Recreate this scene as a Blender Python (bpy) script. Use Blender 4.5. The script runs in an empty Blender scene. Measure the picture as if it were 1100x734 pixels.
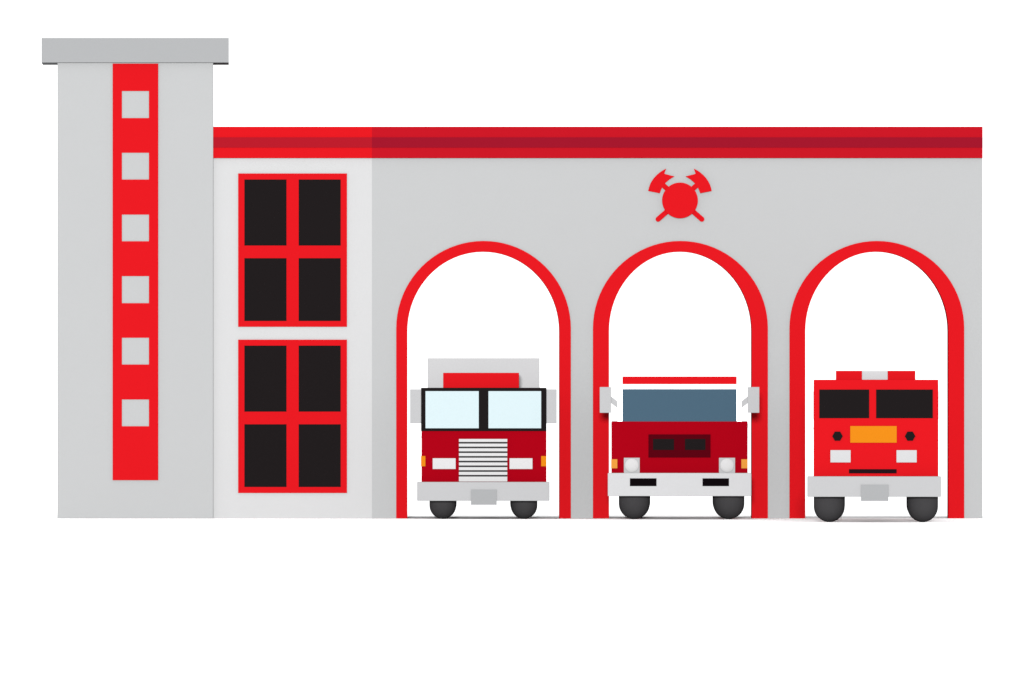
import bpy, bmesh, math
from mathutils import Vector, Matrix

# ------------------------------------------------------------------ scene
sc = bpy.context.scene
col = sc.collection
CAM_D, CAM_H, F = 300.0, 2.6, 15000.0        # camera stands 300 m in front of the facade, a long telephoto view
CAM_X, AX, HZ = -6.0, 250.0, 427.0           # it stands opposite the tower's right edge; its axis and horizon in the photo
K = 4.33                                     # how bright daylight makes an upright front face of albedo 1

def at(px, py, Y=0.0):
    """facade measurement (photo pixels) -> metres on an upright plane at depth Y"""
    s = (CAM_D + Y) / F
    return (CAM_X + (px - AX) * s, CAM_H - (py - HZ) * s)

# ------------------------------------------------------------------ materials
def lin(c):
    c /= 255.0
    return c / 12.92 if c <= .04045 else ((c + .055) / 1.055) ** 2.4

def mat(name, rgb, rough=.85, spec=.0, vary=.012, scale=1.5, bump=.0, k=None):
    m = bpy.data.materials.new(name); m.use_nodes = True
    n, l = m.node_tree.nodes, m.node_tree.links
    b = n['Principled BSDF']
    base = [min(.95, lin(v) / (k or K)) for v in rgb]
    tc = n.new('ShaderNodeTexCoord'); nz = n.new('ShaderNodeTexNoise')
    nz.inputs['Scale'].default_value = scale; nz.inputs['Detail'].default_value = 6
    l.new(tc.outputs['Object'], nz.inputs['Vector'])
    mx = n.new('ShaderNodeMix'); mx.data_type = 'RGBA'
    mx.inputs[6].default_value = [v * (1 - vary) for v in base] + [1]
    mx.inputs[7].default_value = [min(.97, v * (1 + vary)) for v in base] + [1]
    l.new(nz.outputs['Fac'], mx.inputs[0]); l.new(mx.outputs[2], b.inputs['Base Color'])
    b.inputs['Roughness'].default_value = rough
    b.inputs['Specular IOR Level'].default_value = spec
    if bump:
        bp = n.new('ShaderNodeBump'); bp.inputs['Strength'].default_value = bump; bp.inputs['Distance'].default_value = .01
        nf = n.new('ShaderNodeTexNoise'); nf.inputs['Scale'].default_value = 40
        l.new(tc.outputs['Object'], nf.inputs['Vector']); l.new(nf.outputs['Fac'], bp.inputs['Height'])
        l.new(bp.outputs['Normal'], b.inputs['Normal'])
    return m

M = dict(
    grey=mat('grey_render', (209, 211, 212), bump=.1),
    pale=mat('grey_render_lit', (230, 231, 232), bump=.1),  # lit copy of the grey render, light put into the colour
    cap=mat('mid_grey_concrete', (188, 190, 192), bump=.1),
    red=mat('bright_red_paint', (237, 28, 36)),
    corn=mat('red_paint_shaded', (207, 26, 40)),  # shaded copy of the bright red, shade put into the colour
    band_l=mat('cornice_band_lit', (190, 30, 45)),  # band colour as on the lit face, light painted in
    band_r=mat('cornice_band_shaded', (166, 25, 46)),  # same band darkened, shade painted into its colour
    dark=mat('dark_glass', (35, 31, 32), .4, .0),
    white=mat('white_concrete', (247, 247, 248), k=1.0),
    wpaint=mat('white_paint', (255, 255, 255), k=1.2),
    truckred=mat('dark_red_vehicle_paint', (181, 6, 26), .6),
    paleglass=mat('pale_blue_glass', (230, 250, 255), .4, .0),  # opaque pale blue glass, its own colour, no emission
    blueglass=mat('slate_blue_glass', (82, 110, 130), .4, .0),
    black=mat('black_trim', (35, 31, 32), .6, 0),
    jet=mat('jet_black_slot', (8, 2, 6), .7, .01),
    slot=mat('dark_maroon_slot', (38, 16, 24), .7, .01),
    maroon=mat('maroon_grille_paint', (94, 6, 20), .6, 0),
    lgrey=mat('light_grey_metal', (209, 210, 212), .5),
    pgrey=mat('pale_grey_paint', (228, 229, 231), .5),
    mgrey=mat('mid_grey_metal', (186, 188, 190), .5),
    lamp=mat('headlight_lens', (239, 239, 240), .3),
    orange=mat('orange_lens', (247, 148, 29), .4),
    amber=mat('amber_lens', (250, 168, 70), .4),
    tyre=mat('tyre_rubber', (80, 79, 81), .8, 0),
    roofm=mat('roof_felt', (120, 120, 122)),
    line=mat('dark_grey_bar', (65, 64, 66), .6, .02),  # even dark grey of the grille backing and the chassis
)

# ------------------------------------------------------------------ geometry helpers
class MB:
    def __init__(s): s.bm = bmesh.new()
    def box(s, x0, x1, y0, y1, z0, z1, bev=0):
        t = bmesh.new()
        v = [t.verts.new((x, y, z)) for x in (x0, x1) for y in (y0, y1) for z in (z0, z1)]
        for f in ((0, 1, 3, 2), (4, 6, 7, 5), (0, 4, 5, 1), (2, 3, 7, 6), (0, 2, 6, 4), (1, 5, 7, 3)):
            t.faces.new([v[i] for i in f])
        if bev:
            bmesh.ops.bevel(t, geom=list(t.edges), offset=bev, segments=2, profile=.5, affect='EDGES')
        s.merge(t); return s
    def merge(s, t):
        bmesh.ops.recalc_face_normals(t, faces=list(t.faces))
        me = bpy.data.meshes.new('tmp'); t.to_mesh(me); t.free()
        s.bm.from_mesh(me); bpy.data.meshes.remove(me)
    def prism(s, pts, y0, y1, bev=0):
        """outline pts (x,z) extruded from y0 to y1"""
        t = bmesh.new()
        a = [t.verts.new((x, y0, z)) for x, z in pts]; b = [t.verts.new((x, y1, z)) for x, z in pts]
        n = len(pts)
        t.faces.new(a); t.faces.new(b[::-1])
        for i in range(n): t.faces.new((a[i], b[i], b[(i + 1) % n], a[(i + 1) % n]))
        s.merge(t); return s
    def strip(s, A, B, y0, y1):
        """solid band between two open curves A and B (x,z)"""
        t = bmesh.new()
        V = [[t.verts.new((x, y, z)) for x, z in c] for c in (A, B) for y in (y0, y1)]
        a0, a1, b0, b1 = V
        for i in range(len(A) - 1):
            for q in ((a0, b0), (a1, b1), (a0, a1), (b0, b1)):
                t.faces.new((q[0][i], q[0][i + 1], q[1][i + 1], q[1][i]))
        for i in (0, -1): t.faces.new((a0[i], a1[i], b1[i], b0[i]))
        s.merge(t); return s
    def lathe_x(s, prof, cx, cy, cz, n=48):
        """profile (x, r) turned about the x axis"""
        t = bmesh.new(); rings = []
        for x, r in prof:
            rings.append([t.verts.new((cx + x, cy + r * math.sin(2 * math.pi * i / n), cz + r * math.cos(2 * math.pi * i / n))) for i in range(n)])
        for a, b in zip(rings, rings[1:]):
            for i in range(n): t.faces.new((a[i], a[(i + 1) % n], b[(i + 1) % n], b[i]))
        t.faces.new(rings[0]); t.faces.new(rings[-1][::-1])
        s.merge(t); return s
    def build(s, name, m, parent=None, smooth=False, label=None):
        me = bpy.data.meshes.new(name); s.bm.to_mesh(me); s.bm.free()
        if smooth:
            for p in me.polygons: p.use_smooth = True
            try: me.set_sharp_from_angle(angle=math.radians(40))
            except Exception: pass
        me.materials.append(M[m]); o = bpy.data.objects.new(name, me); col.objects.link(o)
        if parent: o.parent = parent
        if label: o['label'] = label
        return o

def box(name, m, parent, x0, x1, y0, y1, z0, z1, bev=.008, label=None):
    return MB().box(min(x0, x1), max(x0, x1), y0, y1, min(z0, z1), max(z0, z1), bev).build(name, m, parent, label=label)

def thing(name, label, cat, loc=(0, 0, 0), rz=0, group=None):
    o = bpy.data.objects.new(name, None); col.objects.link(o)
    o.location = loc; o.rotation_euler = (0, 0, rz); o.empty_display_size = .3
    o['label'] = label; o['category'] = cat
    if group: o['group'] = group
    return o

# ------------------------------------------------------------------ ground
g = bmesh.new(); n = 96; R = 60000
cv = g.verts.new((0, 0, 0))
rs = []
for r in (60, 400, 3000, R):
    rs.append([g.verts.new((r * math.cos(2 * math.pi * i / n), r * math.sin(2 * math.pi * i / n), 0)) for i in range(n)])
for i in range(n): g.faces.new((cv, rs[0][i], rs[0][(i + 1) % n]))
for a, b in zip(rs, rs[1:]):
    for i in range(n): g.faces.new((a[i], b[i], b[(i + 1) % n], a[(i + 1) % n]))
mb = MB(); mb.merge(g); o = mb.build('ground', 'white'); o['kind'] = 'structure'

# ------------------------------------------------------------------ hose tower
ty = -.12                                     # tower front stands a little proud
s_ = (CAM_D + ty) / F
X = lambda p, Y=0: at(p, 0, Y)[0]
Z = lambda p, Y=0: at(0, p, Y)[1]
tw = thing('watch_tower', 'tall grey tower with red vertical stripe and flat cap at left end of the station', 'tower', (X(145.3), ty, 0))
ox = X(145.3)
tx0, tx1 = X(61.7, ty) - ox, X(229, ty) - ox
box('wall', 'grey', tw, tx0, tx1, 0, 1.95, 0, Z(67.4, ty), .01)
box('cap', 'cap', tw, X(44.6, ty) - ox, X(245.8, ty) - ox, -.12, 2.1, Z(67.4, ty), Z(41, ty), 0)
mb = MB(); sx0, sx1 = X(121, ty) - ox, X(170, ty) - ox; wx0, wx1 = X(131, ty) - ox, X(160, ty) - ox
sz0, sz1 = Z(516, ty), Z(68.4, ty) - .002
rows = [(98, 127), (164.3, 193), (230.7, 259.3), (296.8, 325.8), (363, 391.7), (429.3, 458)]
mb.box(sx0, wx0, -.04, .002, sz0, sz1).box(wx1, sx1, -.04, .002, sz0, sz1)
zt = sz1
for a, b in rows:
    mb.box(wx0, wx1, -.04, .002, Z(a, ty), zt); zt = Z(b, ty)
mb.box(wx0, wx1, -.04, .002, sz0, zt)
mb.build('stripe', 'red', tw)
for a, b in rows:
    box('window', 'grey', tw, wx0, wx1, -.02, .001, Z(a, ty), Z(b, ty), 0)

# ------------------------------------------------------------------ fire station
fs = thing('fire_station', 'wide grey fire station with red cornice, three red arched bays and an office end', 'building')
x0, xs, x1 = X(229.0), X(399.5), X(1055.3)
DEP = 5.2; WT = .36
zc0, zc1 = Z(170), Z(136.3)
# office end
ow = box('office_wall', 'pale', fs, x0 + .002, xs, 0, DEP, 0, zc0, 0, label='grey wall in a painted lit tone with two tall windows')  # lighter tone paints in the light on this side of the corner
# arch curves
def curve(px0, px1, ptop, pspring, n=40, grow=0, up=0, Y=0.0):
    a, b = X(px0, Y) - grow, X(px1, Y) + grow; c, h = (a + b) / 2, (b - a) / 2
    zs = Z(pspring, Y); zt = Z(ptop, Y) + up
    pts = [(a, 0.0)] + [(c - h * math.cos(math.pi * i / n), zs + (zt - zs) * math.sin(math.pi * i / n)) for i in range(n + 1)] + [(b, 0.0)]
    return pts
ARCH = [((425.6, 613.2), (437.6, 600.9)), ((636.9, 824.8), (654.2, 807.4)), ((848, 1035.7), (865, 1018.6))]
outl = [(xs, 0.0), ]
pts = [(xs, zc0), (xs, 0.0)]
for (o0, o1), _ in ARCH: pts += curve(o0, o1, 259, 353)
pts += [(x1, 0.0), (x1, zc0)]
MB().prism(pts, 0, WT).build('front_wall', 'grey', fs)
rear = [(xs, zc0), (xs, 0.0)]
for (o0, o1), (i0, i1) in ARCH: rear += curve(i0, i1, 270.5, 355, grow=.10, up=.16, Y=DEP)
rear += [(x1, 0.0), (x1, zc0)]
MB().prism(rear, DEP - .3, DEP).build('rear_wall', 'grey', fs)
box('side_wall', 'grey', fs, x1 - .16, x1, WT, DEP - .3, 0, zc0, 0)
box('ceiling', 'pale', fs, xs + .002, x1 - .162, WT + .002, DEP - .302, zc0 - .25, zc0 - .003, 0)
for (o0, o1), (i0, i1) in ARCH:
    fr = MB().strip(curve(o0, o1, 259, 353), curve(i0, i1, 270.6, 356), -.05, WT + .03).build('arch_frame', 'red', fs)

def ring(mb, a, b, c, d, z0, z1, t):
    mb.box(a, b, c, c + t, z0, z1); mb.box(a, b, d - t, d, z0, z1)
    mb.box(a, a + t, c + t, d - t, z0, z1); mb.box(b - t, b, c + t, d - t, z0, z1); return mb
zb0, zb1 = Z(158.7), Z(147.8)
for a, b, m1, m2, lab in ((x0, xs, 'red', 'band_l', 'bright red cornice over the office windows'), (xs, x1, 'corn', 'band_r', 'red cornice with shade in its colour over the three arches')):  # lit left and shaded right reds: corner shading put into the colours
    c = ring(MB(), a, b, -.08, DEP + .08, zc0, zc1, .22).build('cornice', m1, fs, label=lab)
    e = .001
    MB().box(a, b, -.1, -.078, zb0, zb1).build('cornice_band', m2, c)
    MB().box(a + .22, b - .22, .14, DEP - .14, zc0 + .003, zc0 + .12).build('roof', 'roofm', fs)

# windows
for ft, fb, rws in ((186.5, 351.2, ((193, 264), (277.5, 345))), (365, 529.7, ((371.4, 442.4), (455.9, 523.3)))):
    wx = [255.8, 262.5, 307.8, 320.8, 366, 372.7]
    w = MB()
    w.box(X(wx[0]), X(wx[1]), -.05, .002, Z(fb), Z(ft)).box(X(wx[4]), X(wx[5]), -.05, .002, Z(fb), Z(ft))
    w.box(X(wx[2]), X(wx[3]), -.05, .002, Z(fb), Z(ft))
    for a, b in ((wx[1], wx[2]), (wx[3], wx[4])):
        for p, q in ((ft, rws[0][0]), (rws[0][1], rws[1][0]), (rws[1][1], fb)):
            w.box(X(a), X(b), -.05, .002, Z(q), Z(p))
    wo = w.build('window', 'red', fs, label='tall red framed window with four dark panes, ' + ('upper' if ft < 300 else 'lower'))
    p_ = MB()
    for a, b in ((wx[1], wx[2]), (wx[3], wx[4])):
        for p, q in rws: p_.box(X(a), X(b), -.035, -.003, Z(q), Z(p))
    p_.build('pane', 'dark', wo)

# ------------------------------------------------------------------ emblem on the wall
ecx, ecz = X(730.35), Z(215.5)
em = thing('wall_emblem', 'red emblem of two crossed axes behind a round disc above the middle arch', 'emblem', (ecx, 0, ecz))
def ep(x, y): return ((x - 462) / 9.18 * .02, -(y - 418) / 9.18 * .02)
n = 64
MB().prism([(.384 * math.cos(2 * math.pi * i / n), .384 * math.sin(2 * math.pi * i / n)) for i in range(n)], -.11, -.002).build('disc', 'red', em)
head = [(149, 325), (156, 293), (168, 258), (184, 227), (205, 197), (232, 168), (262, 142), (293, 121), (326, 104),
        (308, 152), (318, 158), (408, 181), (362, 208), (318, 246), (287, 288), (272, 322), (263, 347)]
for sg in (1, -1):
    ax = bpy.data.objects.new('axe', None); col.objects.link(ax); ax.parent = em; ax.empty_display_size = .1
    # handle: rounded bar from the head down across the disc
    a = Vector(ep(290, 262)); b = Vector(ep(678, 603)); d = (b - a).normalized(); nn = Vector((-d.y, d.x)); r = 25 / 9.18 * .02
    hp = [a + nn * r] + [b + (d * math.sin(t) + nn * math.cos(t)) * r for t in [math.pi * i / 10 for i in range(11)]] + [a - nn * r]
    y0, y1 = (-.05, -.002) if sg > 0 else (-.085, -.053)
    MB().prism([(sg * p.x, p.y) for p in hp], y0, y1).build('handle', 'red', ax)
    MB().prism([(sg * ep(x, y)[0], ep(x, y)[1]) for x, y in head], y0 - .004, y1 - .001 if sg < 0 else y1).build('axe_head', 'red', ax)

# ------------------------------------------------------------------ fire engines
class Truck:
    def __init__(s, name, label, cx, Y0, group):
        s.s = (CAM_D + Y0) / F; s.cx = cx
        wx = CAM_X + (cx - AX) * s.s
        s.t = thing(name, label, 'fire engine', (wx, Y0, 0), -math.atan((wx - CAM_X) / CAM_D), group)
    def x(s, p): return (p - s.cx) * s.s
    def z(s, p): return CAM_H - (p - HZ) * s.s
    def b(s, name, m, px0, px1, pt, pb, y0, y1, bev=.008, parent=None, label=None):
        return box(name, m, parent or s.t, s.x(px0), s.x(px1), y0, y1, s.z(pb), s.z(pt), bev, label)
    def wheel(s, px0, px1, y, R=.44, mirror=1):
        w = (px1 - px0) / 2 * s.s; c = s.x((px0 + px1) / 2)
        e = bpy.data.objects.new('wheel', None); col.objects.link(e); e.parent = s.t; e.location = (c, y, R); e.empty_display_size = .1
        rc = R - w
        rr = rc * .85
        prof = [(-w + .05, .02), (-w + .05, rr), (-w, rc * .92)] + [(w * math.sin(a), rc + w * math.cos(a)) for a in [math.pi * (-.5 + i / 20) for i in range(21)]] + [(w, rc * .92), (w - .05, rr), (w - .05, .02)]
        MB().lathe_x(prof, 0, 0, 0).build('tyre', 'tyre', e, smooth=True)
        sd = 1 if c > 0 else -1
        c_ = sd * (w - .06); q = [(0, .02), (0, rr * .98), (.03, rr * .98), (.022, rr * .8), (.01, rr * .7), (.04, rr * .35), (.045, .02)]
        MB().lathe_x([(c_ + sd * u, v) for u, v in q], 0, 0, 0, 32).build('rim', 'lgrey', e, smooth=True)
    def sides(s, half, y0, y1, zs0, zs1, glass, zw0, zw1, paint):
        """crew doors with a side window and a handle"""
        for sg in (1, -1):
            a, c = sorted((sg * (half - .012), sg * (half + .004)))
            d = box('door', paint, s.t, a, c, y0, y1, zs0, zs1, .003)
            a, c = sorted((sg * (half), sg * (half + .008)))
            box('door_window', glass, d, a, c, y0 + .08, y1 - .12, zw0, zw1, .003)
            a, c = sorted((sg * (half), sg * (half + .012)))
            box('handle', 'mgrey', d, a, c, y1 - .25, y1 - .1, zw0 - .22, zw0 - .18, .003)
    def shutters(s, half, y0, y1, z0, z1, n=3):
        w = (y1 - y0) / n
        for sg in (1, -1):
            for i in range(n):
                m = MB(); k = 14; h = (z1 - z0) / k
                a, c = sorted((sg * (half - .01), sg * (half + .012)))
                for j in range(k): m.box(a, c, y0 + w * i + .06, y0 + w * (i + 1) - .06, z0 + h * j + .006, z0 + h * (j + 1) - .006)
                m.build('shutter', 'lgrey', s.t)

G = 'fire engines parked nose out under the arches'
# --- left engine
t = Truck('fire_engine', 'dark red fire engine with pale blue windscreens and slatted grille under left arch', 519.6, -1.8, G)
t.b('cab', 'truckred', 453, 587, 417.6, 518, 0, 2.0, .01)
f = t.b('windscreen_frame', 'black', 452.3, 587, 416.7, 463.2, -.03, .5, .004)
t.b('windscreen', 'paleglass', 457.1, 514.3, 420.3, 460.2, -.045, -.028, .003)
t.b('windscreen', 'paleglass', 524.7, 581.3, 420.3, 460.2, -.045, -.028, .003)
t.b('roof_box', 'red', 476, 557.6, 400.6, 417.2, .3, 1.2, .01)
t.b('rear_body', 'pgrey', 459, 580, 384.6, 517, 2.05, 6.6, .01)
gr = t.b('grille', 'line', 493.1, 544.8, 471.7, 517.4, -.03, .01, 0)
gb = MB(); ys = [471.7]
for i in range(8):
    c = 475.75 + i * 5.06; ys += [c - .95, c + .95]
ys.append(517.4)
for a, b in zip(ys[::2], ys[1::2]): gb.box(t.x(493), t.x(544.9), -.055, -.031, t.z(b), t.z(a))
gb.build('grille_bars', 'lamp', gr)
for a, b in ((464.8, 489.5), (547.3, 572)): t.b('headlight', 'lamp', a, b, 492.4, 504, -.035, .01, .005)
for a, b in ((452.2, 457), (581.3, 586.9)): t.b('indicator', 'orange', a, b, 490, 501.1, -.02, .09, .004)
t.b('bumper', 'lgrey', 448.1, 590.3, 517.8, 538.1, -.25, .25, .012)
t.b('plate', 'mgrey', 505.9, 533.6, 526, 542.4, -.275, -.24, .004)
for a, b in ((440.5, 452.2), (587, 598)): t.b('mirror', 'lgrey', a, b, 418.3, 455, -.02, .08, .008)
for a, b in ((461.2, 490), (548.6, 577.4)):
    t.wheel(a, b, .75); t.wheel(a, b, 5.6)
t.b('chassis', 'line', 495, 544, 518, 534, .3, 6.2, .005)
t.sides(1.327, .62, 1.8, .8, 2.75, 'paleglass', 1.95, 2.6, 'truckred')
t.shutters(1.19, 2.2, 6.5, .95, 2.6)

# --- middle engine
t = Truck('fire_engine', 'dark red fire engine with white cab, slate blue windscreen and wide mirrors under middle arch', 730, -2.6, G)
t.b('cab', 'truckred', 656.8, 803, 452.8, 508.2, 0, 2.2, .008)
up = t.b('cab_roof', 'wpaint', 663.2, 797, 413, 452.8, .02, 2.2, .004)
t.b('windscreen', 'blueglass', 668.7, 791.3, 418, 452.9, -.008, .03, .003)
t.b('light_bar', 'red', 668.7, 791.3, 404.6, 412.9, .25, .6, .006)
t.b('rear_body', 'truckred', 659, 801, 455, 516, 2.25, 6.8, .01)
t.b('equipment_box', 'wpaint', 665, 795, 415, 455, 2.25, 6.8, .005)
gh = t.b('grille', 'maroon', 696.6, 763.2, 466.8, 491.6, -.025, .01, .003)
for a, b in ((701.5, 724), (735.8, 757.8)): t.b('vent', 'black', a, b, 471.7, 483.5, -.035, -.02, .002, parent=gh)
for a, b in ((670.2, 687.2), (772.3, 789.6)):
    h = t.b('headlight', 'lgrey', a, b, 491.9, 508.3, -.03, .01, .003)
    c = t.x((a + b) / 2); zc = t.z(500); r = 7.5 * t.s
    q = bmesh.new()
    prev = None
    for k, (rr, yy) in enumerate(((1, -.028), (.96, -.04), (.7, -.055), (.35, -.064))):
        rg = [q.verts.new((c + r * rr * math.cos(2 * math.pi * i / 32), yy, zc + r * rr * math.sin(2 * math.pi * i / 32))) for i in range(32)]
        if prev:
            for i in range(32): q.faces.new((prev[i], prev[(i + 1) % 32], rg[(i + 1) % 32], rg[i]))
        prev = rg
    q.faces.new(prev); m = MB(); m.merge(q); m.build('lens', 'lamp', h)
for a, b in ((656.5, 663.2), (796.3, 803.1)): t.b('indicator', 'amber', a, b, 493.5, 503.3, -.02, .09, .004)
bp = t.b('bumper', 'pgrey', 653, 807, 508.2, 533, -.25, .25, .012)
for a, b in ((676.7, 705.3), (754.6, 783)): t.b('bumper_slot', 'jet', a, b, 513.9, 522.3, -.256, -.24, 0, parent=bp)
for sg in (-1, 1):
    a, b = ((644.3, 656.5), (803.1, 815.6))[sg > 0]
    mr = t.b('mirror', 'lgrey', a, b, 415.9, 443.6, -.12, -.02, .008)
    e = (656.4, 663.4) if sg < 0 else (803.2, 796.4)
    MB().prism([(t.x(e[0]), t.z(425.9)), (t.x(e[1]), t.z(431.3)), (t.x(e[1]), t.z(438.7)), (t.x(e[0]), t.z(433.2))], -.09, .06).build('mirror_arm', 'lgrey', mr)
for a, b in ((664.6, 698), (766.1, 799.8)):
    t.wheel(a, b, .75, .46); t.wheel(a, b, 5.6, .46)
t.b('chassis', 'line', 702, 760, 508, 528, .3, 6.2, .005)
t.sides((803 - 730) * t.s, .5, 1.9, .9, 2.05, 'blueglass', 1.95, 2.04, 'truckred')
for sg in (1, -1):
    hw = 66.9 * t.s; a, c = sorted((sg * (hw - .01), sg * (hw + .002)))
    box('side_window', 'blueglass', t.t, a, c, .35, 1.8, 2.2, 2.75, .002)
t.shutters((801 - 730) * t.s - .012, 2.4, 6.7, .95, 1.98)

# --- right engine, rolled out furthest
t = Truck('fire_engine', 'bright red fire engine with black windows and an orange nose panel under right arch', 941, -9.6, G)
t.b('cab', 'red', 874.1, 1007.8, 408, 512, 0, 2.1, .01)
t.b('rear_body', 'red', 877, 1005, 411, 512, 2.15, 7.2, .01)
for a, b in ((880.1, 933.7), (941.1, 1002)): t.b('windscreen', 'dark', a, b, 418.6, 449.4, -.012, .02, .003)
lb = t.b('light_bar', 'pgrey', 926, 953.6, 398.6, 408.1, .3, .7, .004)
for a, b in ((897.9, 926), (953.6, 983.3)): t.b('beacon', 'red', a, b, 398.4, 408.1, .28, .72, .006, parent=lb)
t.b('nose_panel', 'orange', 913.4, 963.2, 457.8, 475.7, -.02, .01, .003)
for c in (899.7, 977.6):
    MB().prism([(t.x(c + 5.7 * math.cos(math.pi / 3 * i)), t.z(468.7 + 5.7 * math.sin(math.pi / 3 * i))) for i in range(6)], -.03, .01).build('marker_lamp', 'dark', t.t)
for a, b in ((892.1, 913.8), (963, 984.7)): t.b('headlight', 'pgrey', a, b, 483.7, 496.9, -.03, .01, .004)
t.b('air_slot', 'slot', 912, 963.2, 504.1, 508.7, -.006, .02, 0)
t.b('bumper', 'lgrey', 867.3, 1010.8, 511.8, 533.8, -.25, .25, .012)
t.b('plate', 'mgrey', 924.8, 954.4, 520.8, 538.3, -.275, -.24, .004)
for a, b in ((874.1, 907.5), (974.7, 1007.8)):
    t.wheel(a, b, .75, .42); t.wheel(a, b, 5.6, .42)
t.b('chassis', 'line', 912, 970, 512, 530, .3, 6.2, .005)
t.sides((1007.8 - 941) * t.s, .4, 1.9, .8, 2.85, 'dark', 2.15, 2.72, 'red')
t.shutters(64 * t.s, 2.3, 6.5, .95, 2.6)

# ------------------------------------------------------------------ overcast daylight
w = bpy.data.worlds.new('World'); sc.world = w; w.use_nodes = True
nt = w.node_tree; bg = nt.nodes['Background']
sky = nt.nodes.new('ShaderNodeTexSky'); sky.sky_type = 'NISHITA'; sky.sun_disc = False
EL, AZ = 3.5, 2.3
sky.sun_elevation = math.radians(EL); sky.sun_rotation = math.radians(180 - AZ)
sc_ = nt.nodes.new('ShaderNodeMix'); sc_.data_type = 'RGBA'; sc_.inputs[0].default_value = .93
hs = nt.nodes.new('ShaderNodeHueSaturation'); hs.inputs['Saturation'].default_value = .1
nt.links.new(sky.outputs[0], hs.inputs['Color']); nt.links.new(hs.outputs[0], sc_.inputs[6])
sc_.inputs[7].default_value = (10, 10, 10, 1)       # the even white cloud layer
nt.links.new(sc_.outputs[2], bg.inputs[0]); bg.inputs[1].default_value = .066
sl = bpy.data.lights.new('sun', 'SUN'); sl.energy = 3.8; sl.angle = math.radians(4); sl.color = (1, .992, .985)
so = bpy.data.objects.new('sun', sl); col.objects.link(so)
el, az = math.radians(EL), math.radians(AZ)
dirv = Vector((-math.sin(az) * math.cos(el), -math.cos(az) * math.cos(el), math.sin(el)))   # towards the sun
so.rotation_euler = dirv.to_track_quat('Z', 'Y').to_euler(); so.location = (0, -20, 30)

# ------------------------------------------------------------------ camera
cd = bpy.data.cameras.new('camera'); cam = bpy.data.objects.new('camera', cd); col.objects.link(cam)
cam.location = (CAM_X, -CAM_D, CAM_H); cam.rotation_euler = (math.radians(90), 0, 0)
cd.sensor_width = 36; cd.lens = 36 * F / 1100; cd.shift_x = (550 - AX) / 1100; cd.shift_y = (HZ - 367) / 1100; cd.clip_start = 1; cd.clip_end = 200000
sc.camera = cam
vs = sc.view_settings; vs.view_transform = 'Standard'; vs.look = 'None'; vs.exposure = 1.27; vs.gamma = 1; vs.use_curve_mapping = False
sc.cycles.use_denoising = True
sc.cycles.max_bounces = 8
